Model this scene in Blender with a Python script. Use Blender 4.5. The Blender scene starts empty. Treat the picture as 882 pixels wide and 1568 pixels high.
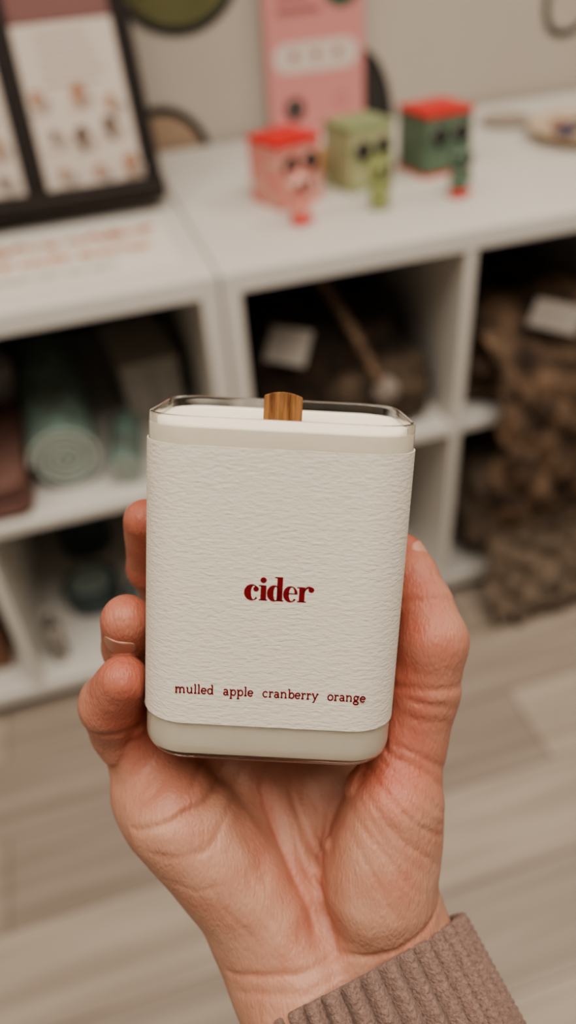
import bpy, math, random
import numpy as np
from mathutils import Vector, Matrix, noise as mnoise
random.seed(4)
scene = bpy.context.scene
COL = scene.collection
try:
    scene.view_settings.look='AgX - Medium High Contrast'
except Exception: pass

# ------------------------------------------------------------------ helpers
def link(o, parent=None):
    COL.objects.link(o)
    if parent is not None:
        o.parent = parent
    return o

def empty(name, loc=(0,0,0)):
    e = bpy.data.objects.new(name, None); e.empty_display_size = 0.05
    e.location = loc
    return link(e)

def pm(name, col, rough=0.5, noise=None, bump=None, sss=0.0, sssr=(1,.4,.25), sssscale=0.003, stretch=(1,1,1), sheen=0.0, spec=0.5):
    """principled procedural material; noise=(scale, colour2, lo, hi), bump=(scale,strength,distance)"""
    m = bpy.data.materials.new(name); m.use_nodes = True
    nt = m.node_tree; b = nt.nodes['Principled BSDF']
    b.inputs['Base Color'].default_value = (*col, 1)
    b.inputs['Roughness'].default_value = rough
    b.inputs['Specular IOR Level'].default_value = spec
    tc = nt.nodes.new('ShaderNodeTexCoord'); mp = nt.nodes.new('ShaderNodeMapping')
    mp.inputs['Scale'].default_value = stretch
    nt.links.new(tc.outputs['Object'], mp.inputs['Vector'])
    if noise:
        n = nt.nodes.new('ShaderNodeTexNoise'); n.inputs['Scale'].default_value = noise[0]; n.inputs['Detail'].default_value = 4
        nt.links.new(mp.outputs[0], n.inputs['Vector'])
        r = nt.nodes.new('ShaderNodeValToRGB')
        r.color_ramp.elements[0].position = noise[2]; r.color_ramp.elements[0].color = (*col, 1)
        r.color_ramp.elements[1].position = noise[3]; r.color_ramp.elements[1].color = (*noise[1], 1)
        nt.links.new(n.outputs['Fac'], r.inputs[0]); nt.links.new(r.outputs[0], b.inputs['Base Color'])
    if bump:
        n2 = nt.nodes.new('ShaderNodeTexNoise'); n2.inputs['Scale'].default_value = bump[0]; n2.inputs['Detail'].default_value = 3
        nt.links.new(mp.outputs[0], n2.inputs['Vector'])
        bu = nt.nodes.new('ShaderNodeBump'); bu.inputs['Strength'].default_value = bump[1]; bu.inputs['Distance'].default_value = bump[2]
        nt.links.new(n2.outputs['Fac'], bu.inputs['Height']); nt.links.new(bu.outputs[0], b.inputs['Normal'])
    if sss > 0:
        b.inputs['Subsurface Weight'].default_value = sss
        b.inputs['Subsurface Radius'].default_value = sssr
        b.inputs['Subsurface Scale'].default_value = sssscale
    if sheen:
        b.inputs['Sheen Weight'].default_value = sheen
    return m

class MB:
    def __init__(s): s.v=[]; s.f=[]; s.m=[]
    def box(s,x0,x1,y0,y1,z0,z1,mi=0,M=None):
        b=len(s.v); c=[(x0,y0,z0),(x1,y0,z0),(x1,y1,z0),(x0,y1,z0),(x0,y0,z1),(x1,y0,z1),(x1,y1,z1),(x0,y1,z1)]
        if M is not None: c=[tuple(M@Vector(p)) for p in c]
        s.v+=c
        for q in [(0,3,2,1),(4,5,6,7),(0,1,5,4),(1,2,6,5),(2,3,7,6),(3,0,4,7)]:
            s.f.append([b+i for i in q]); s.m.append(mi)
    def loft(s,loops,mi=0,cap0=True,cap1=True,M=None):
        b=len(s.v); n=len(loops[0])
        for L in loops:
            for p in L: s.v.append(tuple(M@Vector(p)) if M is not None else tuple(p))
        for k in range(len(loops)-1):
            for i in range(n):
                j=(i+1)%n
                s.f.append([b+k*n+i,b+k*n+j,b+(k+1)*n+j,b+(k+1)*n+i]); s.m.append(mi)
        if cap0: s.f.append([b+i for i in range(n)][::-1]); s.m.append(mi)
        if cap1: s.f.append([b+(len(loops)-1)*n+i for i in range(n)]); s.m.append(mi)
    def lathe(s,prof,cx=0,cy=0,n=32,mi=0,M=None,cap0=True,cap1=True):
        loops=[[(cx+r*math.cos(2*math.pi*i/n),cy+r*math.sin(2*math.pi*i/n),z) for i in range(n)] for r,z in prof]
        s.loft(loops,mi,cap0,cap1,M)
    def poly(s,pts,mi=0):
        b=len(s.v); s.v+= [tuple(p) for p in pts]; s.f.append(list(range(b,b+len(pts)))); s.m.append(mi)
    def ell(s,c,r,mi=0,nu=20,nv=12,M=None):
        loops=[]
        for k in range(1,nv):
            a=-math.pi/2+math.pi*k/nv
            loops.append([(c[0]+r[0]*math.cos(a)*math.cos(2*math.pi*i/nu),c[1]+r[1]*math.cos(a)*math.sin(2*math.pi*i/nu),c[2]+r[2]*math.sin(a)) for i in range(nu)])
        s.loft(loops,mi,True,True,M)
    def obj(s,name,mats,parent=None,bevel=0,smooth=False,loc=None,rot=None,seg=2):
        me=bpy.data.meshes.new(name); me.from_pydata(s.v,[],s.f)
        if not isinstance(mats,(list,tuple)): mats=[mats]
        for m in mats: me.materials.append(m)
        me.polygons.foreach_set('material_index',s.m)
        me.update()
        o=bpy.data.objects.new(name,me); link(o,parent)
        if loc: o.location=loc
        if rot: o.rotation_euler=rot
        if smooth:
            me.polygons.foreach_set('use_smooth',[True]*len(me.polygons))
            me.set_sharp_from_angle(angle=math.radians(40))
        if bevel:
            md=o.modifiers.new('bevel','BEVEL'); md.width=bevel; md.segments=seg; md.limit_method='ANGLE'
        return o

def ribbon3(name,pts,w,mat,y,parent=None):
    """flat painted stroke on the wall (x,z points)"""
    b=MB(); n=len(pts); L=[];R=[]
    for i in range(n):
        a=pts[max(i-1,0)]; c=pts[min(i+1,n-1)]
        dx,dz=c[0]-a[0],c[1]-a[1]; l=math.hypot(dx,dz) or 1
        nx,nz=-dz/l,dx/l
        L.append((pts[i][0]+nx*w/2,y,pts[i][1]+nz*w/2)); R.append((pts[i][0]-nx*w/2,y,pts[i][1]-nz*w/2))
    for i in range(n-1): b.poly([R[i],R[i+1],L[i+1],L[i]])
    return b.obj(name,mat,parent)

def basis(yaw,pitch,roll):
    y,p,r=map(math.radians,(yaw,pitch,roll))
    F=Vector((math.cos(p)*math.sin(y),math.cos(p)*math.cos(y),-math.sin(p)))
    R0=Vector((math.cos(y),-math.sin(y),0)); U0=R0.cross(F)
    R=R0*math.cos(r)-U0*math.sin(r); U=R0*math.sin(r)+U0*math.cos(r)
    return R,U,F
def rotmat(X,Y,Z):
    return Matrix(((X[0],Y[0],Z[0]),(X[1],Y[1],Z[1]),(X[2],Y[2],Z[2])))

# ------------------------------------------------------------------ camera
R,U,F=basis(13.5,39.6,4.8)
cam=bpy.data.cameras.new('camera'); co=bpy.data.objects.new('camera',cam); link(co)
co.matrix_world=Matrix.Translation((0,0,1.18))@rotmat(R,U,-F).to_4x4()
cam.sensor_fit='VERTICAL'; cam.sensor_height=32; cam.lens=24; cam.clip_start=0.01
cam.dof.use_dof=True; cam.dof.focus_distance=0.212; cam.dof.aperture_fstop=4.5
scene.camera=co

# ------------------------------------------------------------------ room
m_wall=pm('wall_paint',(.56,.505,.44),.85,noise=(3,(.52,.465,.405),.3,.7),bump=(180,.15,.002))
m_ceil=pm('ceiling_paint',(.8,.78,.74),.9,bump=(100,.1,.002))
def floor_mat():
    m=bpy.data.materials.new('laminate_floor'); m.use_nodes=True; nt=m.node_tree; b=nt.nodes['Principled BSDF']
    tc=nt.nodes.new('ShaderNodeTexCoord')
    br=nt.nodes.new('ShaderNodeTexBrick'); br.inputs['Scale'].default_value=1
    br.inputs['Brick Width'].default_value=.9; br.inputs['Row Height'].default_value=.15
    br.inputs['Mortar Size'].default_value=.0018; br.inputs['Mortar Smooth'].default_value=.2
    br.inputs['Color1'].default_value=(.47,.40,.335,1); br.inputs['Color2'].default_value=(.33,.275,.23,1); br.inputs['Mortar'].default_value=(.18,.14,.11,1)
    br.offset=.37
    nt.links.new(tc.outputs['Object'],br.inputs['Vector'])
    mp=nt.nodes.new('ShaderNodeMapping'); mp.inputs['Scale'].default_value=(1.5,24,1)
    nt.links.new(tc.outputs['Object'],mp.inputs['Vector'])
    n=nt.nodes.new('ShaderNodeTexNoise'); n.inputs['Scale'].default_value=1.6; n.inputs['Detail'].default_value=6
    nt.links.new(mp.outputs[0],n.inputs['Vector'])
    r=nt.nodes.new('ShaderNodeValToRGB'); r.color_ramp.elements[0].position=.33; r.color_ramp.elements[0].color=(.80,.78,.76,1)
    r.color_ramp.elements[1].position=.67; r.color_ramp.elements[1].color=(1.1,1.1,1.1,1)
    nt.links.new(n.outputs['Fac'],r.inputs[0])
    mx=nt.nodes.new('ShaderNodeMix'); mx.data_type='RGBA'; mx.blend_type='MULTIPLY'; mx.inputs[0].default_value=1
    nt.links.new(br.outputs['Color'],mx.inputs[6]); nt.links.new(r.outputs[0],mx.inputs[7]); nt.links.new(mx.outputs[2],b.inputs['Base Color'])
    b.inputs['Roughness'].default_value=.5
    return m
b=MB(); b.box(-2.5,3.2,-2.6,1.75,-.05,0); b.obj('floor',floor_mat())
b=MB(); b.box(-2.5,3.2,1.67,1.75,0,2.7); b.obj('wall_back',m_wall)
b=MB(); b.box(-2.58,-2.5,-2.6,1.75,0,2.7); b.obj('wall_left',m_wall)
b=MB(); b.box(3.2,3.28,-2.6,1.75,0,2.7); b.obj('wall_right',m_wall)
b=MB(); b.box(-2.58,3.28,-2.6,1.75,2.7,2.76); b.obj('ceiling',m_ceil)

# ------------------------------------------------------------------ shelves
m_shelf=pm('white_melamine',(.72,.695,.65),.45,noise=(4,(.68,.655,.61),.3,.7))
TOP=.77; FR=.995; BK=1.655; SB=.064
def shelf(name,xs):
    b=MB()
    x0,x1=xs[0],xs[-1]
    b.box(x0,x1,FR,BK,TOP-.03,TOP)
    b.box(x0,x1,FR,BK,.036,SB)
    t=.027
    b.box(x0,x0+t,FR,BK,.036,TOP-.03); b.box(x1-t,x1,FR,BK,.036,TOP-.03)
    for d in xs[1:-1]: b.box(d-.009,d+.009,FR+.001,BK-.01,SB,TOP-.03)
    inner=[x0+t]+sum([[d-.009,d+.009] for d in xs[1:-1]],[])+[x1-t]
    for i in range(0,len(inner),2): b.box(inner[i],inner[i+1],FR+.002,BK-.01,.416,.434)
    b.box(x0+.005,x1-.005,BK-.01,BK,.04,TOP-.01,1)
    for fx in (x0+.06,(x0+x1)/2-.02,x1-.1):
        for fy in (FR+.07,BK-.1): b.box(fx,fx+.04,fy,fy+.04,0,.036,1)
    return b.obj(name,[m_shelf,m_backp],bevel=.0015)
m_backp=pm('grey_back_panel',(.11,.095,.08),.7,noise=(5,(.14,.12,.10),.3,.7))
shelf('cube_shelf',[.172,.55,.93,1.31])
shelf('cube_shelf',[-1.08,-.67,-.255,.169])

# ------------------------------------------------------------------ wall mural
m_black=pm('black_paint',(.02,.02,.02),.7); m_olive=pm('olive_paint',(.13,.13,.055),.8,noise=(20,(.17,.16,.075),.3,.7))
m_tan=pm('tan_paint',(.42,.30,.21),.8); m_char=pm('charcoal_paint',(.05,.045,.042),.8)
mural=empty('wall_mural',(0,0,0))
def earc(cx,cz,rx,rz,a0,a1,n=40): return [(cx+rx*math.cos(math.radians(a0+(a1-a0)*i/n)),cz+rz*math.sin(math.radians(a0+(a1-a0)*i/n))) for i in range(n+1)]
def wfill(name,pts,mat,y=1.6685):
    b=MB(); b.poly([(p[0],y,p[1]) for p in pts]); b.obj(name,mat,mural)
wfill('leaf_fill',earc(.275,1.075,.115,.105,0,360),m_olive)
ribbon3('leaf_outline',earc(.275,1.075,.118,.107,0,360),.015,m_black,1.667,mural)
wfill('pebble_fill',earc(.205,.745,.085,.090,0,180),m_tan)
ribbon3('pebble_outline',earc(.205,.745,.092,.096,0,180),.016,m_black,1.667,mural)
wfill('arch_fill',earc(.615,.765,.078,.135,0,180),m_char)
ribbon3('arch_outline',earc(.615,.765,.08,.138,0,180),.01,m_black,1.667,mural)
ribbon3('squiggle',[(1.04,1.05),(1.038,.97),(1.042,.92),(1.055,.893),(1.08,.882),(1.11,.884),(1.135,.9),(1.15,.93),(1.155,.98),(1.15,1.05)],.013,m_black,1.667,mural)

# ------------------------------------------------------------------ pink poster card
m_pink=pm('pink_card',(.70,.31,.30),.6); m_white=pm('white_print',(.70,.62,.56),.6); m_green=pm('dark_green_print',(.03,.12,.07),.6); m_dk=pm('dark_print',(.03,.02,.02),.6)
m_rose=pm('rose_print',(.42,.17,.16),.6)
card=empty('pink_poster',(.527,1.645,TOP))
b=MB(); b.box(-.1,.1,-.003,.003,0,.37); b.obj('board',m_pink,card,bevel=.001)
b=MB()
def disc(b,cx,cz,r,y,mi=0,sx=1): b.poly([(cx+sx*r*math.cos(2*math.pi*i/28),y,cz+r*math.sin(2*math.pi*i/28)) for i in range(28)][::-1],mi)
pts=[]
for a in range(-90,91,15): pts.append((.052+.026*math.cos(math.radians(a)),-.0035,.135+.026*math.sin(math.radians(a))))
for a in range(90,271,15): pts.append((-.052+.026*math.cos(math.radians(a)),-.0035,.135+.026*math.sin(math.radians(a))))
pts=[(p[0]*1.12,p[1],p[2]) for p in pts]
b.poly(pts,0)
for dx in (-.045,0,.045): disc(b,dx,.137,.008,-.0042,3)
disc(b,.055,.25,.040,-.0036,1)
disc(b,-.048,.045,.021,-.0036,2); disc(b,-.048,.049,.005,-.0044,0)
disc(b,.05,.052,.014,-.0036,3)
disc(b,.05,.052,.0115,-.0039,4)
for i,(w) in enumerate([.062,.085]):
    b.box(-.075,-.075+w,-.0042,-.0034,.232-.025*i,.244-.025*i,3)
b.obj('print',[m_white,m_green,m_dk,m_rose,m_pink],card)

# ------------------------------------------------------------------ leaning display rack with cards
m_rack=pm('dark_wood_rack',(.014,.008,.006),.55,noise=(30,(.026,.016,.012),.3,.7),stretch=(1,1,8),spec=.25)
m_menu=pm('menu_card',(.55,.475,.415),.5); m_maroon=pm('maroon_header',(.16,.045,.035),.5)
m_ink=pm('ink',(.22,.17,.15),.6); m_orng=pm('tan_print',(.36,.17,.09),.6); m_brn=pm('brown_print',(.10,.05,.035),.6)
m_lgt=pm('light_print',(.36,.29,.24),.6)
rack=empty('card_display_rack',(0,1.33,TOP+.010)); rack.rotation_euler=(-math.radians(25.7),0,0)
b=MB()
b.box(-.62,.155,0,.012,0,.66)
b.box(-.62,.155,-.04,0,0,.012); b.box(-.62,.155,-.045,-.037,0,.028)
for x in (-.62,-.43,-.052,.143): b.box(x,x+.014 if x<0.1 else .155,-.022,0,.012,.66)
b.obj('frame',m_rack,rack,bevel=.002)
for k,(x0,x1) in enumerate([(-.39,-.235),(-.225,-.062),(-.028,.128)]):
    b=MB(); b.box(x0,x1,-.010,-.006,.015,.272); b.obj('menu_card_%d'%k,m_menu,rack,bevel=.0008)
    b=MB(); b.box(x0,x1,-.008,-.004,.274,.55); b.obj('header_card_%d'%k,m_maroon,rack)
    b=MB(); w=x1-x0; rnd=random.Random(k+3)
    for i in range(5):
        z=.252-i*.017
        b.box(x0+w*.2,x0+w*(.55+.3*rnd.random()),-.0112,-.0103,z,z+.003,3)
    for i in range(9):
        cx=x0+w*(.18+.32*(i%3)); cz=.158-.048*(i//3)+rnd.uniform(-.01,.01)
        cx+=rnd.uniform(-.012,.012)
        disc(b,cx,cz,.010+rnd.random()*.009,-.0112,1+(i*2+k+i//3)%2,sx=.7)
        disc(b,cx+.010,cz-.007,.009,-.0114,3,sx=1.2)
        b.box(cx-.018,cx+.014,-.0112,-.0103,cz-.021,cz-.018,3)
    b.obj('menu_print_%d'%k,[m_ink,m_orng,m_brn,m_lgt],rack)

# ------------------------------------------------------------------ sign paper on shelf top
m_paper=pm('paper',(.76,.72,.66),.6); m_script=pm('script_ink',(.50,.13,.02),.8,spec=.1); m_script2=pm('script_ink_light',(.60,.22,.06),.8,spec=.1)
sign=empty('paper_sign',(0,0,TOP+.0005))
b=MB(); b.box(-.42,.133,1.05,1.262,0,.0008); b.obj('sheet',m_paper,sign)
b=MB(); rnd=random.Random(9)
cnt_=[0]
def flatstroke(b,pts,w,mi):
    n=len(pts); L=[];Rr=[]
    cnt_[0]+=1; z0=.0015+(cnt_[0]%4)*.0004
    for i in range(n):
        a,c=pts[max(i-1,0)],pts[min(i+1,n-1)]; dx,dy=c[0]-a[0],c[1]-a[1]; l=math.hypot(dx,dy) or 1; nx,ny=-dy/l*w/2,dx/l*w/2; z=z0+i*.00002
        L.append((pts[i][0]+nx,pts[i][1]+ny,z)); Rr.append((pts[i][0]-nx,pts[i][1]-ny,z))
    for i in range(n-1): b.poly([Rr[i],Rr[i+1],L[i+1],L[i]],mi)
for row,(yy,x1,h,w,mi) in enumerate([(1.213,.118,.036,.0092,0),(1.150,.100,.034,.0078,1),(1.090,.045,.014,.0032,2)]):
    x=-.4
    while x<x1:
        wl=rnd.choice([4,5,6,7,8]); st=h*.46
        for c in range(wl):
            if x>x1: break
            up=h*(.62 if rnd.random()<.35 else .34)
            pts=[(x+st*.42*math.cos(t*.45),yy+(-h*.25)+up*.5*(1+math.sin(t*.45))) for t in range(int(rnd.uniform(9,14)))]
            flatstroke(b,pts,w,mi); x+=st*rnd.uniform(.9,1.05)
        x+=st*.7
b.obj('handwriting',[m_script,m_script2,m_ink],sign)

# ------------------------------------------------------------------ block toys
m_red=pm('toy_red',(.70,.035,.03),.4); m_tpink=pm('toy_pink',(.70,.26,.22),.45,noise=(50,(.70,.44,.37),.47,.6))
m_sage=pm('toy_sage',(.31,.36,.19),.45); m_cream=pm('toy_cream',(.46,.45,.27),.45,noise=(55,(.32,.37,.19),.45,.6))
m_grn=pm('toy_green',(.15,.21,.14),.45,noise=(60,(.10,.16,.11),.4,.6)); m_eye=pm('toy_eye_black',(.008,.008,.009),.4); m_eyew=pm('toy_eye_white',(.45,.4,.35),.4)
m_lime=pm('toy_lime',(.30,.33,.13),.45)
def toy(cx,cy,ang,body,lid,base,fig,feet,fx,fy,s=.083):
    e=empty('animal_block_toy',(cx,cy,TOP)); e.rotation_euler=(0,0,math.radians(ang))
    h=.100
    b=MB(); b.box(0,s,0,s,.004,h-.008); b.obj('body',body,e,bevel=.003)
    b=MB(); b.box(-.001,s+.001,-.001,s+.001,h-.007,h); b.box(s*.49,s*.51,.004,s-.004,h,h+.0012); b.obj('lid',lid,e,bevel=.0015)
    b=MB(); b.box(-.001,s+.001,-.001,s+.001,0,.0045); b.obj('base',base,e,bevel=.001)
    b=MB()
    for ex in (s*.27,s*.73):
        M=Matrix.Translation((ex,-.0005,.064))@Matrix.Rotation(math.radians(90),4,'X')
        b.lathe([(.0150,0),(.0150,.0015),(.0145,.002)],n=28,mi=0,M=M)
        b.lathe([(.0145,.0015),(.0145,.0032),(.013,.004)],n=28,mi=1,M=M)
        b.lathe([(.0022,.004),(.0022,.0046)],cx=-.004,cy=.005,n=14,mi=0,M=M)
    b.obj('eyes',[m_eyew,m_eye],e)
    R_=e.rotation_euler.to_matrix().inverted(); p=R_@Vector((fx-cx,fy-cy,0))
    b=MB(); T=Matrix.Translation((p.x,p.y,0))@Matrix.Scale(1.12,4)
    b.lathe([(.006,.006),(.012,.010),(.014,.022),(.011,.034),(.007,.038)],n=20,mi=0,M=T)
    b.ell((0,0,.050),(.018,.015,.016),0,M=T)
    b.ell((-.011,0,.067),(.005,.004,.007),0,M=T); b.ell((.011,0,.067),(.005,.004,.007),0,M=T)
    b.ell((-.014,-.004,.026),(.004,.004,.010),0,M=T); b.ell((.014,-.004,.026),(.004,.004,.010),0,M=T)
    b.ell((-.007,-.004,.0055),(.009,.012,.0055),1,M=T); b.ell((.007,-.004,.0055),(.009,.012,.0055),1,M=T)
    b.ell((-.007,-.0135,.053),(.005,.002,.006),2,M=T); b.ell((.007,-.0135,.053),(.005,.002,.006),2,M=T)
    b.obj('companion_figure',[fig,feet,m_eye],e,smooth=True)
toy(.318,1.199,20,m_tpink,m_red,m_tpink,m_tpink,m_red,.331,1.137)
toy(.445,1.224,13,m_cream,m_sage,m_sage,m_lime,m_lime,.462,1.146)
toy(.582,1.240,8,m_grn,m_red,m_red,m_grn,m_red,.594,1.140,.089)
b=MB(); b.lathe([(.012,0),(.018,.006),(.02,.02),(.014,.034),(.005,.04)],n=24); b.obj('ochre_wooden_pear',pm('ochre',(.6,.3,.08),.5),smooth=True,loc=(.450,1.37,TOP))

# wooden plate with trinkets
pl=empty('wooden_plate',(.955,1.33,TOP))
b=MB(); b.lathe([(.06,0),(.095,.006),(.112,.02),(.115,.022),(.110,.022),(.092,.010),(.05,.006)],n=48); b.obj('plate',pm('pale_wood',(.55,.42,.3),.5,noise=(12,(.62,.5,.38),.3,.7)),pl,smooth=True)
b=MB()
for i in range(9):
    a=i*2.4; r=.02+.05*((i*37)%10)/10
    b.lathe([(.010,-.004),(.017,-.003),(.019,0),(.017,.003),(.010,.004)],cx=0,cy=0,n=18,mi=i%2,M=Matrix.Translation((r*math.cos(a),r*math.sin(a),.016+.001*i))@Matrix.Rotation(.4*math.sin(i*1.7),4,'X'))
b.obj('trinkets',[pm('navy_glaze',(.05,.05,.12),.3),pm('brown_glaze',(.35,.2,.14),.4)],pl,smooth=True)
b=MB(); b.lathe([(.03,0),(.045,.003),(.05,.010),(.047,.010),(.03,.005)],n=32); b.obj('grey_trinket_dish',pm('grey_clay',(.38,.32,.27),.6),smooth=True,loc=(.87,1.49,TOP))

# ------------------------------------------------------------------ shelf contents
def blob(name,c,h,mat,amp=.012,fs=9,e=.55,n=56,parent=None,ridge=None,flat=True):
    vs=[];fs_=[]
    sg=lambda v,p: math.copysign(abs(v)**p,v)
    nv=n//2
    for k in range(nv+1):
        a=-math.pi/2+math.pi*k/nv
        for i in range(n):
            t=2*math.pi*i/n
            x=sg(math.cos(a),e)*sg(math.cos(t),e); y=sg(math.cos(a),e)*sg(math.sin(t),e); z=sg(math.sin(a),e)
            p=Vector((x*h[0],y*h[1],z*h[2]))
            d=mnoise.noise((p+Vector(c))*fs)*amp+mnoise.noise((p+Vector(c))*fs*3)*amp*.45
            if ridge: d+=ridge[0]*math.sin(z*ridge[1]+2*mnoise.noise((p+Vector(c))*6))*math.cos(a)
            nrm=Vector((x,y,z)); nrm.normalize()
            q=p+nrm*d
            if flat: q.z=max(q.z,-h[2])
            vs.append(tuple(q))
    for k in range(nv):
        for i in range(n):
            j=(i+1)%n; fs_.append([k*n+i,k*n+j,(k+1)*n+j,(k+1)*n+i])
    me=bpy.data.meshes.new(name); me.from_pydata(vs,[],fs_); me.materials.append(mat)
    me.polygons.foreach_set('use_smooth',[True]*len(me.polygons))
    o=bpy.data.objects.new(name,me); link(o,parent); o.location=c
    return o
m_fur=pm('dark_brown_wool',(.018,.010,.006),.9,noise=(30,(.06,.035,.02),.4,.65),bump=(220,.6,.004),sheen=.05)
m_fur2=pm('taupe_wool',(.05,.035,.024),.9,noise=(22,(.13,.09,.06),.4,.65),bump=(180,.6,.005))
m_pat=pm('patterned_brown_wool',(.032,.019,.012),.9,noise=(14,(.24,.155,.10),.38,.66),bump=(120,.8,.008),stretch=(1,1,1.8))
m_jute=pm('beige_knit',(.25,.19,.14),.9,noise=(18,(.12,.09,.065),.4,.65),bump=(120,.9,.008),stretch=(1,1,2))
m_tag=pm('hang_tag_card',(.27,.245,.215),.6)
blob('wool_throw',(.365,1.26,.434+.090),(.145,.19,.090),m_fur,.02,8,ridge=(.006,9))
blob('wool_throw',(.43,1.12,.434+.055),(.095,.10,.055),m_fur2,.016,10,ridge=(.006,7))
blob('patterned_blanket',(.745,1.19,.434+.068),(.155,.185,.068),m_pat,.03,9,ridge=(.018,9))
blob('patterned_blanket',(1.11,1.25,.434+.08),(.15,.2,.08),m_fur,.02,9,ridge=(.008,9))
blob('knitted_blanket',(.745,1.16,SB+.115),(.15,.16,.115),m_jute,.02,9,ridge=(.010,10))
blob('wool_throw',(.365,1.3,SB+.09),(.15,.2,.09),m_fur,.02,8,ridge=(.006,9))
blob('knitted_blanket',(1.11,1.2,SB+.11),(.15,.17,.11),m_jute,.02,9,ridge=(.010,10))
def drape(name,x0,x1,path,mat,wob=.012,thick=.008):
    n=80; P=[Vector((0,p[0],p[1])) for p in path]
    L=[0]
    for i in range(1,len(P)): L.append(L[-1]+(P[i]-P[i-1]).length)
    m=50; vs=[]; fc=[]
    for k in range(m+1):
        s=L[-1]*k/m; i=0
        while i<len(P)-2 and L[i+1]<s: i+=1
        t=(s-L[i])/(L[i+1]-L[i]); q=P[i].lerp(P[i+1],t)
        fall=max(0,min(1,(k/m-.3)*2))
        for j in range(n+1):
            x=x0+(x1-x0)*j/n
            w=wob*(.4+.6*fall)*(math.sin(j*.42+1.8*math.sin(k*.16))+.8*mnoise.noise(Vector((x*14,k*.12,3)))+.5*math.sin(k*.9+j*.1))
            bump=.02*mnoise.noise(Vector((x*12,s*12,7)))
            vs.append((x+.006*math.sin(k*.4),q.y-abs(w)-.006+bump*.5,q.z+bump*(1-fall)+(.014*math.sin(j*.9) if k==m else 0)))
    for k in range(m):
        for j in range(n):
            a=k*(n+1)+j; fc.append([a,a+1,a+n+2,a+n+1])
    me=bpy.data.meshes.new(name); me.from_pydata(vs,[],fc); me.materials.append(mat)
    me.polygons.foreach_set('use_smooth',[True]*len(me.polygons))
    o=bpy.data.objects.new(name,me); link(o)
    md=o.modifiers.new('t','SOLIDIFY'); md.thickness=thick
    return o
drape('patterned_throw',.605,.915,[(1.16,.585),(1.06,.57),(.992,.525),(.972,.44),(.968,.34),(.962,.25)],m_pat,.024,.012)
drape('knitted_throw',.612,.915,[(1.10,.30),(1.02,.275),(.978,.2),(.95,.1),(.925,.035),(.905,.022)],m_jute,.018,.010)
def tag(c,rot,sz=(.06,.045)):
    b=MB(); b.box(-sz[0]/2,sz[0]/2,-sz[1]/2,sz[1]/2,0,.001)
    for i in range(4): b.box(-sz[0]*.36,sz[0]*(.3-.05*i),sz[1]*(.25-.17*i),sz[1]*(.28-.17*i),.001,.0014,1)
    return b.obj('price_tag',[m_tag,m_ink],loc=c,rot=rot)
tag((.276,1.055,.614),(math.radians(48),0,math.radians(-42)),(.072,.058))
tag((.712,.998,.602),(math.radians(45),0,math.radians(-52)),(.080,.048))
# cord with pompom
cu=bpy.data.curves.new('braided_cord','CURVE'); cu.dimensions='3D'; cu.bevel_depth=.008; cu.bevel_resolution=3
sp=cu.splines.new('NURBS'); P=[(.335,1.16,.72),(.36,1.10,.67),(.385,1.04,.615),(.40,1.01,.57),(.42,1.0,.53)]
sp.points.add(len(P)-1)
for i,p in enumerate(P): sp.points[i].co=(*p,1)
sp.use_endpoint_u=True
cu.materials.append(pm('tan_cord',(.26,.17,.11),.9,noise=(110,(.05,.03,.02),.4,.6)))
co_=bpy.data.objects.new('braided_cord',cu); link(co_)
blob('pompom',(.42,1.003,.53),(.02,.02,.024),pm('grey_wool',(.32,.27,.23),.95,bump=(300,1,.004)),.006,60,e=1,flat=False,n=32)

# mint rolled towels
m_mint=pm('mint_terry',(.23,.35,.30),.9,noise=(30,(.15,.17,.15),.4,.65),bump=(260,.8,.004)); m_mintw=pm('white_terry_edge',(.5,.55,.5),.9)
def roll(name,c,r,ln,rotz=0):
    b=MB(); N=220; turns=4.5; th=r/turns*.5
    out=[];inn=[]
    for i in range(N+1):
        a=2*math.pi*turns*i/N; rr=r*(.12+.88*i/N)
        out.append((rr*math.cos(a),rr*math.sin(a))); inn.append(((rr-th)*math.cos(a),(rr-th)*math.sin(a)))
    base=len(b.v)
    for (o,ii) in zip(out,inn):
        b.v+= [(o[0],0,o[1]),(ii[0],0,ii[1]),(o[0],ln,o[1]),(ii[0],ln,ii[1])]
    for i in range(N):
        a=base+4*i; c2=a+4
        b.f+=[[a,c2,c2+2,a+2],[a+1,a+3,c2+3,c2+1],[a,a+1,c2+1,c2],[a+2,c2+2,c2+3,a+3]]; b.m+=[0,0,1,1]
    a=base; b.f.append([a,a+2,a+3,a+1]); b.m.append(0); a=base+4*N; b.f.append([a,a+1,a+3,a+2]); b.m.append(1)
    return b.obj(name,[m_mint,m_mintw],loc=c,rot=(0,0,rotz),smooth=True)
roll('rolled_towel',(-.098,1.06,.434+.058),.058,.36,.03)
roll('rolled_towel',(-.010,1.035,.434+.030),.028,.14,-.12)
m_carton=pm('white_carton',(.42,.38,.34),.6)
def carton(name,x0,x1,y0,y1,z,h,mat,n=1,rot=0):
    b=MB()
    cx,cy=(x0+x1)/2,(y0+y1)/2
    for i in range(n):
        w=(x1-x0)/n
        b.box(x0-cx+i*w+.001,x0-cx+(i+1)*w-.001,y0-cy,y1-cy,0,h-.012)
        b.box(x0-cx+i*w,x0-cx+(i+1)*w,y0-cy-.001,y1-cy+.001,h-.012,h)
    return b.obj(name,mat,bevel=.0015,loc=(cx,cy,z),rot=(0,0,rot))
carton('gift_carton',.005,.110,1.21,1.40,.434,.12,m_carton,2,.1)
m_dusty=pm('dusty_pink_cloth',(.16,.075,.06),.9,noise=(25,(.2,.11,.09),.3,.7),bump=(150,.5,.004))
for i in range(2): blob('folded_cloth',(-.200,1.14,.434+.018+.036*i),(.040,.13,.018),m_dusty,.003,12,e=.35)
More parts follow.
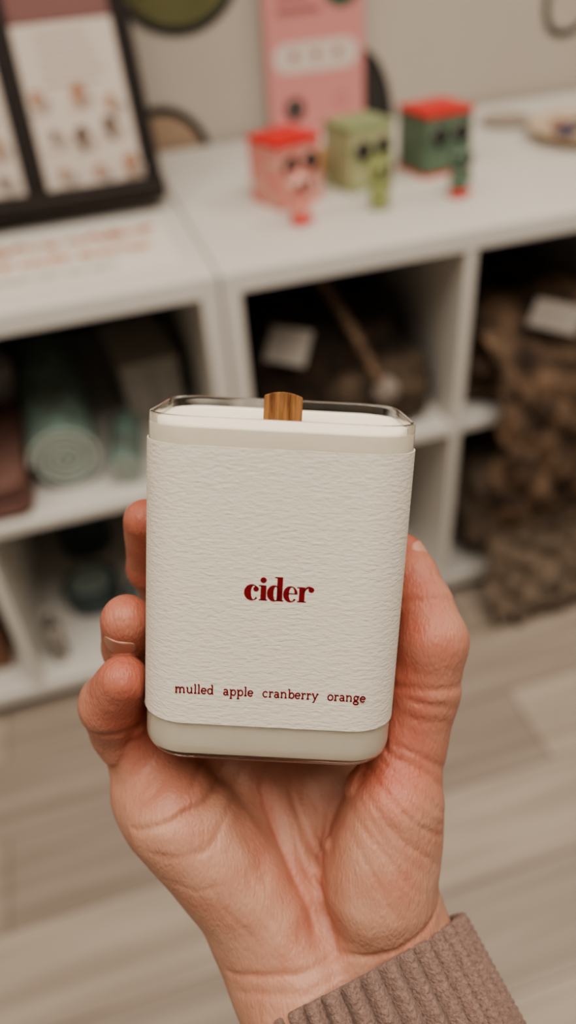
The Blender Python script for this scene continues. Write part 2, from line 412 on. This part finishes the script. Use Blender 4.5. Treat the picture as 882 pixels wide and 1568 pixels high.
b=MB(); b.lathe([(.034,0),(.038,.004),(.038,.11),(.036,.115),(.034,.112),(.034,.01)],n=36); b.obj('white_tumbler',pm('white_ceramic',(.55,.5,.46),.3),smooth=True,loc=(-.203,1.33,.434))
b=MB(); b.lathe([(.03,0),(.034,.004),(.034,.09),(.032,.095),(.028,.2),(.012,.21)],n=36); b.obj('brown_bottle',pm('brown_glass',(.12,.06,.05),.2),smooth=True,loc=(-.205,1.48,.434))
m_teal=pm('teal_enamel',(.055,.085,.085),.35); m_tealin=pm('pale_tin_lid',(.28,.33,.31),.4)
def tin(x,y,r=.05,h=.05,tilt=.0,z=SB):
    b=MB(); b.lathe([(r*.96,0),(r,.003),(r,h-.012),(r*1.03,h-.010),(r*1.03,h-.001),(r*.98,h),(r*.78,h)],n=44,mi=0,cap1=False)
    b.lathe([(r*.78,h-.0005),(r*.72,h-.004),(r*.2,h-.004)],n=44,mi=1,cap0=False)
    return b.obj('round_tin',[m_teal,m_tealin],smooth=True,loc=(x,y,z),rot=(tilt,0,0))
tin(-.135,1.19,.055,.05); tin(-.025,1.14,.048,.035); tin(-.135,1.37,.055,.09); tin(.07,1.25,.045,.05)
b=MB(); b.lathe([(.014,0),(.017,.003),(.017,.085),(.008,.1),(.008,.118),(.004,.12)],n=24)
b.obj('patterned_bottle',pm('patterned_wrap',(.04,.035,.03),.5,noise=(90,(.5,.45,.4),.48,.54)),smooth=True,loc=(-.212,1.055,SB))
carton('brown_carton',-.42,-.30,1.06,1.3,SB,.13,pm('brown_card',(.2,.1,.06),.7))
carton('cream_carton',-.44,-.30,1.1,1.3,.434,.15,m_carton)

# ------------------------------------------------------------------ candle + hand frame
S=.205/240
HR,HU,HF=basis(13.5,39.6,4.8)
HPOS=Vector((.0369,.1536,1.0493))
HM=Matrix.Translation(HPOS)@rotmat(HR,HU,-HF).to_4x4()
# jar frame inside hand frame (units -> *S)
ju=Vector((.050,.968,.236)).normalized(); jx=Vector((.998,-.055,0)); jx=(jx-ju*jx.dot(ju)).normalized(); jy=ju.cross(jx)
W,D,H=83.5,66.0,115.5
JC=Vector((-4.8,-29.1,0))+jy*(D/2)
JM=Matrix.Translation(JC*S)@rotmat(jx,jy,ju).to_4x4()
jar=empty('scented_candle'); jar.matrix_world=HM@JM

def rr(w,d,r,z,n=10):
    r=max(r,.2); pts=[]
    for (cx,cy,a0) in ((w/2-r,d/2-r,0),(-w/2+r,d/2-r,90),(-w/2+r,-d/2+r,180),(w/2-r,-d/2+r,270)):
        for i in range(n+1):
            a=math.radians(a0+90*i/n); pts.append(((cx+r*math.cos(a))*S,(cy+r*math.sin(a))*S,z*S))
    return pts
CR=15.0
loops=[]
h2=H/2
for a in range(0,91,15):
    q=7*(1-math.sin(math.radians(a))); zz=-h2+7*(1-math.cos(math.radians(a)))
    loops.append(rr(W-2*q,D-2*q,CR-q*.9,zz))
WT=1.5
loops.append(rr(W,D,CR,h2-1.0))
loops.append(rr(W-.5,D-.5,CR-.25,h2-.25)); loops.append(rr(W-WT,D-WT,CR-WT/2,h2)); loops.append(rr(W-2*WT+.5,D-2*WT+.5,CR-WT+.25,h2-.25))
loops.append(rr(W-2*WT,D-2*WT,CR-WT,h2-1.0))
loops.append(rr(W-2*WT,D-2*WT,CR-WT,-h2+7)); loops.append(rr(W-7,D-7,CR-3.5,-h2+4)); loops.append(rr(W-12,D-12,CR-6,-h2+3.4))
g=bpy.data.materials.new('clear_glass'); g.use_nodes=True; gb=g.node_tree.nodes['Principled BSDF']
gb.inputs['Transmission Weight'].default_value=1; gb.inputs['Roughness'].default_value=.0; gb.inputs['IOR'].default_value=1.42; gb.inputs['Base Color'].default_value=(1,1,1,1)
b=MB(); b.loft(loops); b.obj('glass',g,jar,smooth=True)
m_wax=pm('cream_wax',(.97,.89,.73),.6,sss=.1,sssr=(1,.8,.5),sssscale=.002)
gp=-.15
wl=[rr(W-12.2,D-12.2,CR-6.1,-h2+3.2),rr(W-6.8,D-6.8,CR-3.4,-h2+3.9),rr(W-2*WT-2*gp,D-2*WT-2*gp,CR-WT-gp,-h2+7),rr(W-2*WT-2*gp,D-2*WT-2*gp,CR-WT-gp,h2-3.6),rr(W-5.5,D-5.5,CR-2.8,h2-4.1),rr(W-10,D-10,CR-5,h2-4.2)]
b=MB(); b.loft(wl); b.obj('wax',m_wax,jar,smooth=True)
# label
def label_mat():
    m=bpy.data.materials.new('laid_paper_label'); m.use_nodes=True; nt=m.node_tree; bb=nt.nodes['Principled BSDF']
    bb.inputs['Base Color'].default_value=(.69,.635,.55,1); bb.inputs['Roughness'].default_value=.85; bb.inputs['Specular IOR Level'].default_value=.25
    tc=nt.nodes.new('ShaderNodeTexCoord'); mp=nt.nodes.new('ShaderNodeMapping'); mp.inputs['Scale'].default_value=(1,1,2.9)
    nt.links.new(tc.outputs['Object'],mp.inputs['Vector'])
    n=nt.nodes.new('ShaderNodeTexNoise'); n.inputs['Scale'].default_value=430; n.inputs['Detail'].default_value=4; n.inputs['Distortion'].default_value=.3
    nt.links.new(mp.outputs[0],n.inputs['Vector'])
    bu=nt.nodes.new('ShaderNodeBump'); bu.inputs['Strength'].default_value=.65; bu.inputs['Distance'].default_value=.00045
    nt.links.new(n.outputs['Fac'],bu.inputs['Height']); nt.links.new(bu.outputs[0],bb.inputs['Normal'])
    return m
def rrl(o,z): return rr(W+2*o,D+2*o,CR+o,z,14)
LB,LT=-h2+15.8,h2-8.6
b=MB(); b.loft([rrl(.12,LB),rrl(.55,LB),rrl(.55,LT),rrl(.12,LT),rrl(.12,LB)],cap0=False,cap1=False)
b.obj('label',label_mat(),jar,smooth=True)
# wick
m_wick=pm('wood_wick',(.075,.030,.011),.75,noise=(900,(.24,.12,.05),.35,.62),stretch=(1,1,.08),spec=.15)
b=MB()
top=[(x,(h2+5.6-.035*(x+.3)**2)) for x in [-6.5+i*1.3 for i in range(11)]]
pf=[(top[0][0],h2-8)]+top+[(top[-1][0],h2-8)]
b.loft([[(x*S-.2*S,-1.0*S,z*S) for x,z in pf],[(x*S-.2*S,1.0*S,z*S) for x,z in pf]])
b.obj('wooden_wick',m_wick,jar,bevel=.0003)
# ---- lettering
m_txt=pm('burgundy_ink',(.17,.012,.016),.8,spec=.15)
YT=-(D/2+.62)*S
class T2:
    def __init__(s,x,z,sx,sz): s.b=MB(); s.x=x; s.z=z; s.sx=sx; s.sz=sz
    def P(s,x,z): return ((s.x+x*s.sx)*S,YT,(s.z+z*s.sz)*S)
    def poly(s,pts): s.b.poly([s.P(*p) for p in pts])
    def rect(s,x0,x1,z0,z1): s.poly([(x0,z0),(x1,z0),(x1,z1),(x0,z1)])
    def ring(s,cx,cz,rx,rz,ix,irx,irz,a0,a1,n=40):
        for i in range(n):
            A=[math.radians(a0+(a1-a0)*(i+k)/n) for k in (0,1)]
            o=[(cx+rx*math.cos(a),cz+rz*math.sin(a)) for a in A]; q=[(ix+irx*math.cos(a),cz+irz*math.sin(a)) for a in A]
            s.poly([o[0],o[1],q[1],q[0]])
    def dot(s,cx,cz,r): s.poly([(cx+r*math.cos(2*math.pi*i/24),cz+r*math.sin(2*math.pi*i/24)) for i in range(24)])
    def stroke(s,pts,w):
        n=len(pts);L=[];Rr=[]
        for i in range(n):
            a=pts[max(i-1,0)];c=pts[min(i+1,n-1)];dx,dz=c[0]-a[0],c[1]-a[1];l=math.hypot(dx,dz) or 1
            nx,nz=-dz/l*w/2,dx/l*w/2
            L.append((pts[i][0]+nx,pts[i][1]+nz));Rr.append((pts[i][0]-nx,pts[i][1]-nz))
        for i in range(n-1): s.poly([Rr[i],Rr[i+1],L[i+1],L[i]])
u=5.0
t=T2(1.8-10.9,1.6,u*1.03,u*1.0)
x=0
t.ring(x+.47,.5,.47,.53,x+.58,.16,.44,40,320); t.dot(x+.72,.73,.17)
x=.9
t.rect(x+.1,x+.44,0,1.0); t.rect(x,x+.52,0,.08); t.rect(x-.02,x+.2,.92,1.0); t.dot(x+.25,1.33,.19)
x=1.38
t.ring(x+.43,.5,.43,.53,x+.53,.13,.44,0,360); t.rect(x+.60,x+.94,0,1.58); t.rect(x+.46,x+.7,1.50,1.58); t.rect(x+.62,x+1.02,0,.08)
x=2.36
t.ring(x+.44,.5,.44,.53,x+.52,.17,.45,0,322); t.rect(x+.2,x+.86,.5,.57)
x=3.22
t.rect(x+.1,x+.44,0,1.0); t.rect(x,x+.54,0,.08); t.rect(x-.02,x+.2,.92,1.0)
t.stroke([(x+.36,.62),(x+.42,.8),(x+.52,.93),(x+.66,1.0),(x+.82,.98)],.13); t.dot(x+.83,.84,.18)
t.b.obj('brand_lettering',m_txt,jar)
def A_(cx,cz,rx,rz,a0,a1,n=12): return [(cx+rx*math.cos(math.radians(a0+(a1-a0)*i/n)),cz+rz*math.sin(math.radians(a0+(a1-a0)*i/n))) for i in range(n+1)]
sf=lambda x,z,w=.36:[(x-w/2,z),(x+w/2,z)]
G={
'm':(1.95,[[(.25,0),(.25,.95)],[(.05,.95),(.3,.95)],sf(.25,.04),A_(.58,.62,.33,.33,180,0)+[(.91,0)],sf(.91,.04),A_(1.24,.62,.33,.33,180,0)+[(1.57,0)],sf(1.6,.04)]),
'n':(1.3,[[(.25,0),(.25,.95)],[(.05,.95),(.3,.95)],sf(.25,.04),A_(.6,.62,.35,.33,180,0)+[(.95,0)],sf(.95,.04)]),
'u':(1.3,[[(.25,.95)]+A_(.6,.36,.35,.33,180,360),[(.95,.95),(.95,0)],[(.05,.95),(.3,.95)],[(.75,.95),(1,.95)],[(.95,.04),(1.15,.04)]]),
'l':(.62,[[(.3,0),(.3,1.55)],[(.08,1.52),(.33,1.52)],sf(.3,.04,.45)]),
'e':(1.1,[A_(.52,.48,.4,.46,0,325,20),[(.12,.5),(.92,.5)]]),
'd':(1.25,[A_(.5,.48,.38,.46,0,360,20),[(.9,0),(.9,1.55)],[(.68,1.52),(.93,1.52)],[(.9,.04),(1.1,.04)]]),
'a':(1.12,[A_(.46,.27,.3,.25,0,360,16),A_(.45,.62,.33,.33,150,0,10)+[(.8,0)],[(.8,.04),(1.0,.04)]]),
'p':(1.25,[A_(.68,.48,.38,.46,0,360,20),[(.28,-.55),(.28,.95)],[(.06,.95),(.3,.95)],sf(.28,-.52,.45)]),
'c':(1.05,[A_(.52,.48,.4,.46,45,320,18),[(.8,.72),(.8,.85)]]),
'r':(.92,[[(.28,0),(.28,.95)],[(.06,.95),(.3,.95)],sf(.28,.04,.45),A_(.6,.6,.32,.33,180,60,8),[(.76,.75),(.76,.9)]]),
'b':(1.2,[A_(.68,.48,.38,.46,0,360,20),[(.28,0),(.28,1.55)],[(.05,1.52),(.3,1.52)]]),
'y':(1.2,[[(.2,.95),(.6,.02)],[(1.0,.95),(.6,.02),(.42,-.45),(.2,-.5)],sf(.2,.95),sf(1.0,.95)]),
'o':(1.15,[A_(.56,.48,.42,.46,0,360,22)]),
'g':(1.15,[A_(.5,.6,.33,.34,0,360,18),A_(.52,-.22,.42,.26,0,360,18),[(.3,.3),(.25,.12),(.4,.04),(.8,.0)],[(.75,.85),(1.05,.93)]]),
' ':(.75,[])}
txt='mulled  apple  cranberry  orange'
tot=sum(G[c][0] for c in txt)
sx=61.5/tot
t=T2(.7-30.8,-31.2,sx,2.05); x=0
for c in txt:
    for st in G[c][1]: t.stroke([(x+p[0],p[1]) for p in st],.24)
    x+=G[c][0]
t.b.obj('scent_lettering',m_txt,jar)

# ------------------------------------------------------------------ hand (one continuous implicit surface)
def grid_axes(lo,hi,h): return [np.arange(lo[i],hi[i]+h,h,dtype=np.float32) for i in range(3)]
hs=1.0
ax=grid_axes((-88,-216,-118),(80,22,2),hs)
X,Y,Z=np.meshgrid(*ax,indexing='ij')
def cone(a,b,ra,rb):
    a=np.array(a,dtype=np.float32); b=np.array(b,dtype=np.float32); ab=b-a; L2=float((ab*ab).sum())
    t=np.clip(((X-a[0])*ab[0]+(Y-a[1])*ab[1]+(Z-a[2])*ab[2])/L2,0,1)
    d=np.sqrt((X-a[0]-t*ab[0])**2+(Y-a[1]-t*ab[1])**2+(Z-a[2]-t*ab[2])**2)
    return d-(ra+(rb-ra)*t)
def smin(a,b,k):
    h=np.clip(.5+.5*(b-a)/k,0,1)
    return b+(a-b)*h-k*h*(1-h)
def chain(pts,k=2.5):
    d=None
    for (p,r),(q,s) in zip(pts[:-1],pts[1:]):
        c=cone(p,q,r,s); d=c if d is None else smin(d,c,k)
    return d
mcp_p=(-53,-98,-56); mcp_r=(-31,-86,-75); mcp_m=(-10,-79,-92); mcp_i=(14,-76,-95)
pinky=[(mcp_p,14.5),((-63,-82,-50),11.6),((-63.5,-69,-35),10.8),((-56.5,-58,-24.5),8.9)]
ring=[(mcp_r,14),((-56.5,-61,-68),11),((-58,-49,-42),10.2),((-56,-38,-26),8.9)]
middle=[(mcp_m,14),((-46,-44,-90),11),((-54,-22,-60),9.2),((-52.5,-3.5,-40),7.9)]
index=[(mcp_i,14),((-20,-26,-96),11),((-36,0,-90),9.5),((-40,10,-78),8.2)]
thumb=[((34,-126,-46),22),((43,-86,-44),14.5),((49.5,-64,-41),12.8),((52,-47,-37),12.2),((49.5,-34,-42),9.8),((46.5,-23,-47),8.9),((44,-15,-51),7.4)]
palm=cone((-6,-153,-54),(-48,-107,-56),22,19)                      # ulnar border
for a,b_,ra,rb in [((-6,-150,-49),(-41,-113,-44),20,18),          # hypothenar
                   ((8,-150,-60),mcp_r,20,12),((14,-148,-65),mcp_m,19,12),((20,-145,-66),mcp_i,19,12),
                   ((32,-137,-42),(37,-106,-39),22,18),             # thenar
                   ((-5,-158,-54),(20,-208,-33),24,23.5),((33,-148,-52),(56,-202,-34),23.5,23),
                   ((2,-160,-48),(20,-200,-29),17,17),((26,-158,-48),(40,-200,-31),17,16),
                   ((-36,-98,-68),(8,-92,-82),12,12)]:
    palm=smin(palm,cone(a,b_,ra,rb),6)
fing=[smin(palm,chain(f),5) for f in (pinky,ring,middle,index)]
hand=fing[0]
for f in fing[1:]: hand=smin(hand,f,1.2)
hand=smin(hand,smin(palm,chain(thumb,4),6),2)
# soft irregular flesh
hand=hand+.6*np.sin(X*.11+Y*.06)*np.sin(Y*.09-Z*.1+1)+.14*np.sin(X*.27+1.3+Z*.2)*np.sin(Y*.23+Z*.13)
# keep skin clear of the jar (it presses against it)
def jar_sdf(x,y,z):
    px,py,pz=x-JC[0],y-JC[1],z-JC[2]
    lx=px*jx[0]+py*jx[1]+pz*jx[2]; ly=px*jy[0]+py*jy[1]+pz*jy[2]; lz=px*ju[0]+py*ju[1]+pz*ju[2]
    qx=np.abs(lx)-(W/2-CR); qy=np.abs(ly)-(D/2-CR)
    d2=np.sqrt(np.maximum(qx,0)**2+np.maximum(qy,0)**2)+np.minimum(np.maximum(qx,qy),0)-CR
    qz=np.abs(lz)-h2
    return np.sqrt(np.maximum(d2,0)**2+np.maximum(qz,0)**2)+np.minimum(np.maximum(d2,qz),0)
jd=jar_sdf(X,Y,Z)-.75
hand=-smin(-hand,jd,1.5)
# creases: polylines in x,y (front of palm) with width and depth
def P_(px,py,z=-34): k=(240-z)/1200; return ((px*1.0204-450)*k,-(py*1.0204-800)*k)
cre=[([(560,1170),(538,1225),(512,1280),(498,1340),(500,1400),(515,1450)],5.0,2.0),
     ([(560,1170),(538,1225),(512,1280),(498,1340),(500,1400),(515,1450)],1.0,.9),
     ([(418,1175),(402,1225),(404,1270),(425,1320),(458,1372),(480,1430)],6.0,2.4),
     ([(418,1175),(402,1225),(404,1270),(425,1320),(458,1372),(480,1430)],1.1,1.1),
     ([(455,1180),(448,1240),(462,1300),(498,1352)],1.3,1.0),([(480,1200),(478,1250),(500,1290)],1.0,.6),
     ([(370,1190),(362,1240),(378,1290),(410,1350)],2.4,.9),
     ([(345,1190),(315,1228),(262,1250),(205,1262)],1.1,.9),([(350,1190),(320,1228),(280,1248)],4,1.2),
     ([(365,1215),(335,1270),(300,1300)],1.2,.6),
     ([(585,1140),(640,1175),(685,1220)],.9,.7),([(575,1155),(632,1200),(684,1250)],.9,.7),([(560,1175),(620,1230),(678,1285)],.9,.7),
     ([(552,1200),(610,1262),(668,1325)],.9,.6),([(540,1235),(590,1295),(640,1350)],.9,.55),([(535,1270),(575,1330),(610,1385)],.9,.45),
     ([(600,1130),(650,1160),(688,1192)],.9,.6),([(568,1165),(626,1215),(680,1267)],.8,.4),([(548,1218),(600,1280),(655,1338)],.8,.35),
     ([(615,1060),(650,1075),(685,1075)],.9,.5),([(612,1085),(650,1102),(682,1105)],.9,.5),
     ([(350,1490),(420,1478),(520,1455),(600,1428),(690,1385)],1.1,.8),([(360,1515),(430,1500),(520,1478)],1.0,.5),([(445,1290),(470,1350),(520,1400)],.9,.5),
     ([(380,1330),(410,1390),(450,1440)],.9,.5),([(300,1180),(290,1215),(250,1235)],.9,.6),([(330,1330),(350,1380),(400,1440)],.9,.35),
     ([(250,1180),(235,1215),(200,1235)],.9,.5),([(225,1290),(265,1300),(310,1290)],.9,.35),([(250,1340),(300,1350),(350,1335)],.9,.3),([(185,1155),(205,1120),(228,1105)],1.2,1.2)]
def seg2(x,y,a,b):
    abx,aby=b[0]-a[0],b[1]-a[1]; t=np.clip(((x-a[0])*abx+(y-a[1])*aby)/(abx*abx+aby*aby),0,1)
    return np.sqrt((x-a[0]-t*abx)**2+(y-a[1]-t*aby)**2)
def smooth_poly(p):
    q=[]
    for i in range(len(p)-1):
        p0=p[max(i-1,0)];p1=p[i];p2=p[i+1];p3=p[min(i+2,len(p)-1)]
        for k in range(5):
            t=k/5; q.append(tuple(.5*((2*p1[j])+(-p0[j]+p2[j])*t+(2*p0[j]-5*p1[j]+4*p2[j]-p3[j])*t*t+(-p0[j]+3*p1[j]-3*p2[j]+p3[j])*t**3) for j in (0,1)))
    q.append(p[-1]); return q
def crease_field(x,y,z):
    tot=np.zeros_like(x)
    wx=x+.6*np.sin(y*.23+1)+.25*np.sin(y*.5+x*.2); wy=y+.6*np.sin(x*.21)+.25*np.sin(x*.5+y*.2)
    for pl,w,dp in cre:
        pts=smooth_poly([P_(*p) for p in pl]); d=None; m=len(pts)-1
        for i,(a,b2) in enumerate(zip(pts[:-1],pts[1:])):
            tp=min(1,(i+1)/3,(m-i)/3)
            s=seg2(wx,wy,a,b2)+(1-tp)*w*.8; d=s if d is None else np.minimum(d,s)
        tot=tot+dp*np.exp(-(d/w)**2)
    return np.minimum(tot,3.8)*np.clip((z+66)/12,0,1)
X2,Y2=np.meshgrid(ax[0],ax[1],indexing='ij')
cf=crease_field(X2,Y2,np.full_like(X2,0.0))
hand=hand+cf[:,:,None]*np.clip((Z+66)/12,0,1)
# joint folds on fingers (3-D rings)
folds=[((-62,-91,-43),(-1,.2,.9),1.6,1.2,14),((-60,-76,-36),(0,1,.3),1.6,1.1,13),((-57,-54,-50),(0,.5,.9),1.6,.7,12),
       ((50,-62,-34),(0,1,0),1.5,.7,16),((49,-33,-40),(0,1,-.2),1.3,.5,13),((50,-68,-34),(.2,1,0),1.2,.4,13)]
for c,nn,w,dp,rad in folds:
    n_=np.array(nn)/np.linalg.norm(nn)
    dd=(X-c[0])*n_[0]+(Y-c[1])*n_[1]+(Z-c[2])*n_[2]
    r2=np.sqrt((X-c[0])**2+(Y-c[1])**2+(Z-c[2])**2)
    hand=hand+dp*np.exp(-(dd/w)**2)*np.clip((rad-r2)/4,0,1)
def surface_nets(V,ax,h):
    nx,ny,nz=V.shape; ins=V<0
    cs=(nx-1,ny-1,nz-1); acc=[np.zeros(cs,np.float32) for _ in range(3)]; cnt=np.zeros(cs,np.float32)
    idx=np.indices(V.shape,dtype=np.float32); edges=[]
    for A in range(3):
        s0=[slice(None)]*3; s1=[slice(None)]*3; s0[A]=slice(0,-1); s1[A]=slice(1,None)
        v0=V[tuple(s0)]; v1=V[tuple(s1)]; cr=ins[tuple(s0)]!=ins[tuple(s1)]
        t=np.where(cr,v0/np.where(cr,(v0-v1),1),0)
        B,C=[k for k in range(3) if k!=A]
        for db in (0,1):
            for dc in (0,1):
                sl=[slice(None)]*3
                sl[B]=slice(db,db+V.shape[B]-1); sl[C]=slice(dc,dc+V.shape[C]-1); sl=tuple(sl)
                m=cr[sl].astype(np.float32); cnt+=m
                for K in range(3):
                    base=idx[K][tuple(s0)][sl]
                    acc[K]+=m*(base+(t[sl] if K==A else 0))
        edges.append((cr,ins[tuple(s0)]))
    act=cnt>0; ids=-np.ones(cs,np.int64); ids[act]=np.arange(act.sum())
    P=np.stack([acc[K][act]/cnt[act]*h+ax[K][0] for K in range(3)],1)
    Q=[]
    for A in range(3):
        cr,si=edges[A]; B,C=(A+1)%3,(A+2)%3
        I=np.argwhere(cr)
        ok=(I[:,B]>0)&(I[:,C]>0)&(I[:,B]<V.shape[B]-1)&(I[:,C]<V.shape[C]-1); I=I[ok]
        s=si[I[:,0],I[:,1],I[:,2]]
        def g_(db,dc):
            J=I.copy(); J[:,B]+=db; J[:,C]+=dc; return ids[J[:,0],J[:,1],J[:,2]]
        q=np.stack([g_(-1,-1),g_(0,-1),g_(0,0),g_(-1,0)],1)
        q[~s]=q[~s][:,::-1]; Q.append(q)
    return P,np.concatenate(Q)
hand[:,0,:]=5; hand[-1,:,:]=5
P,Q=surface_nets(hand,ax,hs)
me=bpy.data.meshes.new('hand'); me.from_pydata((P*S).tolist(),[],Q.tolist())
me.polygons.foreach_set('use_smooth',[True]*len(me.polygons))
px,py,pz=P[:,0],P[:,1],P[:,2]
red=np.clip(crease_field(px,py,pz)/3.6,0,1)*.5
for f in (pinky,ring,middle,index,thumb):
    c=f[-1][0]; d=np.sqrt((px-c[0])**2+(py-c[1])**2+(pz-c[2])**2); red=np.maximum(red,.75*np.exp(-(d/15)**2))
for f in (pinky,ring,middle):
    c=f[-2][0]; d=np.sqrt((px-c[0])**2+(py-c[1])**2+(pz-c[2])**2); red=np.maximum(red,.55*np.exp(-(d/14)**2))
jj=jar_sdf(px,py,pz); red=np.maximum(red,.85*np.exp(-(jj/20)**2))  # paints the dark reddish shade around and under the jar into the skin
at=me.attributes.new('blush_shade','FLOAT','POINT'); at.data.foreach_set('value',red.astype(np.float32))
sk=bpy.data.materials.new('skin'); sk.use_nodes=True; nt=sk.node_tree; sb=nt.nodes['Principled BSDF']
atn=nt.nodes.new('ShaderNodeAttribute'); atn.attribute_name='blush_shade'
tc=nt.nodes.new('ShaderNodeTexCoord'); n=nt.nodes.new('ShaderNodeTexNoise'); n.inputs['Scale'].default_value=80; n.inputs['Detail'].default_value=5
nt.links.new(tc.outputs['Object'],n.inputs['Vector'])
ad=nt.nodes.new('ShaderNodeMath'); ad.operation='MULTIPLY_ADD'; ad.inputs[1].default_value=1.1; ad.inputs[2].default_value=-.35
nt.links.new(n.outputs['Fac'],ad.inputs[0])
a2=nt.nodes.new('ShaderNodeMath'); a2.operation='ADD'; a2.use_clamp=True
nt.links.new(ad.outputs[0],a2.inputs[0]); nt.links.new(atn.outputs['Fac'],a2.inputs[1])
mx=nt.nodes.new('ShaderNodeMix'); mx.data_type='RGBA'; mx.inputs[6].default_value=(.455,.255,.178,1); mx.inputs[7].default_value=(.385,.122,.082,1)
nt.links.new(a2.outputs[0],mx.inputs[0]); nt.links.new(mx.outputs[2],sb.inputs['Base Color'])
sb.inputs['Roughness'].default_value=.5; sb.inputs['Specular IOR Level'].default_value=.4
sb.inputs['Subsurface Weight'].default_value=.12; sb.inputs['Subsurface Radius'].default_value=(1,.35,.2); sb.inputs['Subsurface Scale'].default_value=.003
mp=nt.nodes.new('ShaderNodeMapping'); mp.inputs['Scale'].default_value=(1,.4,1); mp.inputs['Rotation'].default_value=(0,0,.6)
nt.links.new(tc.outputs['Object'],mp.inputs['Vector'])
vo=nt.nodes.new('ShaderNodeTexVoronoi'); vo.feature='DISTANCE_TO_EDGE'; vo.inputs['Scale'].default_value=800
nt.links.new(mp.outputs[0],vo.inputs['Vector'])
n3=nt.nodes.new('ShaderNodeTexNoise'); n3.inputs['Scale'].default_value=420; n3.inputs['Detail'].default_value=5; n3.inputs['Distortion'].default_value=.6
nt.links.new(mp.outputs[0],n3.inputs['Vector'])
am=nt.nodes.new('ShaderNodeMath'); am.operation='MULTIPLY_ADD'; am.inputs[1].default_value=.6
nt.links.new(vo.outputs['Distance'],am.inputs[0]); nt.links.new(n3.outputs['Fac'],am.inputs[2])
bu=nt.nodes.new('ShaderNodeBump'); bu.inputs['Strength'].default_value=.7; bu.inputs['Distance'].default_value=.0006
nt.links.new(am.outputs[0],bu.inputs['Height']); nt.links.new(bu.outputs[0],sb.inputs['Normal'])
me.materials.append(sk)
ho=bpy.data.objects.new('hand',me); link(ho); ho.matrix_world=HM
# nails
m_nail=pm('fingernail',(.48,.255,.185),.38,sss=.1,spec=.3)
def nail(name,chain_,nrm,wang=.75,back=.95,fwd=.35):
    (a,ra),(t_,r)=chain_[-2],chain_[-1]
    a=Vector(a);t_=Vector(t_); d=(t_-a).normalized(); n=Vector(nrm); n=(n-d*n.dot(d)).normalized(); s=d.cross(n)
    b=MB(); NU,NV=14,16; L=(t_-a).length
    for j in range(NV+1):
        v=j/NV; yy=-back*r+(back+fwd)*r*v
        wv=wang*(max(0,1-abs(2*v-1)**3.5))**.5
        if j in (0,NV): wv=wang*.15
        rl=r+(ra-r)*min(1,max(0,-yy/L)) if yy<0 else math.sqrt(max(r*r-yy*yy*.9,1))
        rad=rl+.16+.12*v
        for i in range(NU+1):
            w_=2*i/NU-1; ph=w_*wv
            p=t_+d*yy+(n*math.cos(ph)+s*math.sin(ph))*(rad-.3*abs(w_)**3)
            b.v.append(tuple(p*S))
    for j in range(NV):
        for i in range(NU):
            q=j*(NU+1)+i; b.f.append([q,q+1,q+NU+2,q+NU+1]); b.m.append(0)
    o=b.obj(name,m_nail,ho,smooth=True)
    md=o.modifiers.new('t','SOLIDIFY'); md.thickness=.35*S; md.offset=-1
    return o
nail('pinky_nail',pinky,(0,.7,.6),wang=.7,fwd=.2,back=.9); nail('ring_nail',ring,(0,.2,1),wang=.7,fwd=.25,back=.9); nail('thumb_nail',thumb,(.75,.05,.66),wang=.75,fwd=.1,back=1.75)

# ------------------------------------------------------------------ sweater sleeve
SA=Vector((.42,-.80,.43)).normalized(); SX=Vector((.88,.47,0)); SX=(SX-SA*SX.dot(SA)).normalized(); SZ=SX.cross(SA)
if SZ.z<0: SZ=-SZ
C0=Vector((26,-173,-51))
N=1110; ribs=37
def ribf(a):
    c=.5+.5*math.cos(a*ribs)
    return c**.5
prof=[(12,-2.6,.2),(3,-2.4,.2),(.9,-2.0,.3),(.1,-1.3,.45),(-.2,-.5,.7),(.1,.3,.9)]+[(.8+i*.75,.9+i*.025,1.0) for i in range(140)]
loops=[]
for k,(t_,off,rs) in enumerate(prof):
    L=[]
    for i in range(N):
        a=2*math.pi*i/N; rf=ribf(a); rb=(rf*3.5-.9)*rs
        knit=.26*math.sin(t_*2.6+ 2.2*math.sin(a*ribs)*(1 if math.sin(a*ribs)>0 else -1))*rf if k>6 else 0
        ra=44+off+rb-1+knit; rb2=37+off+rb-1+knit
        p=C0+SA*t_+SX*(ra*math.cos(a))+SZ*(rb2*math.sin(a))
        L.append(tuple(p*S))
    loops.append(L)
m_knit=pm('mauve_rib_knit',(.16,.098,.078),.95,noise=(900,(.26,.17,.14),.3,.7),bump=(1200,1.0,.0009),sheen=.08)
b=MB(); b.loft(loops,cap0=False,cap1=False); so=b.obj('sweater_sleeve',m_knit,smooth=True); so.matrix_world=HM
so.data.polygons.foreach_set('use_smooth',[True]*len(so.data.polygons))

# ------------------------------------------------------------------ lights
def area(name,loc,size,power,col=(1,.915,.81),rot=(0,0,0)):
    l=bpy.data.lights.new(name,'AREA'); l.shape='RECTANGLE'; l.size=size[0]; l.size_y=size[1]; l.energy=power; l.color=col
    o=bpy.data.objects.new(name,l); link(o); o.location=loc; o.rotation_euler=rot; return o
area('ceiling_light',(.2,-.2,2.62),(1.35,1.35),43)
area('ceiling_light',(-1.3,.3,2.62),(.8,1.2),15)
area('ceiling_light',(1.8,.6,2.62),(.8,1.2),17)
w=bpy.data.worlds.new('world'); scene.world=w; w.use_nodes=True
w.node_tree.nodes['Background'].inputs[0].default_value=(1,.93,.84,1); w.node_tree.nodes['Background'].inputs[1].default_value=.20
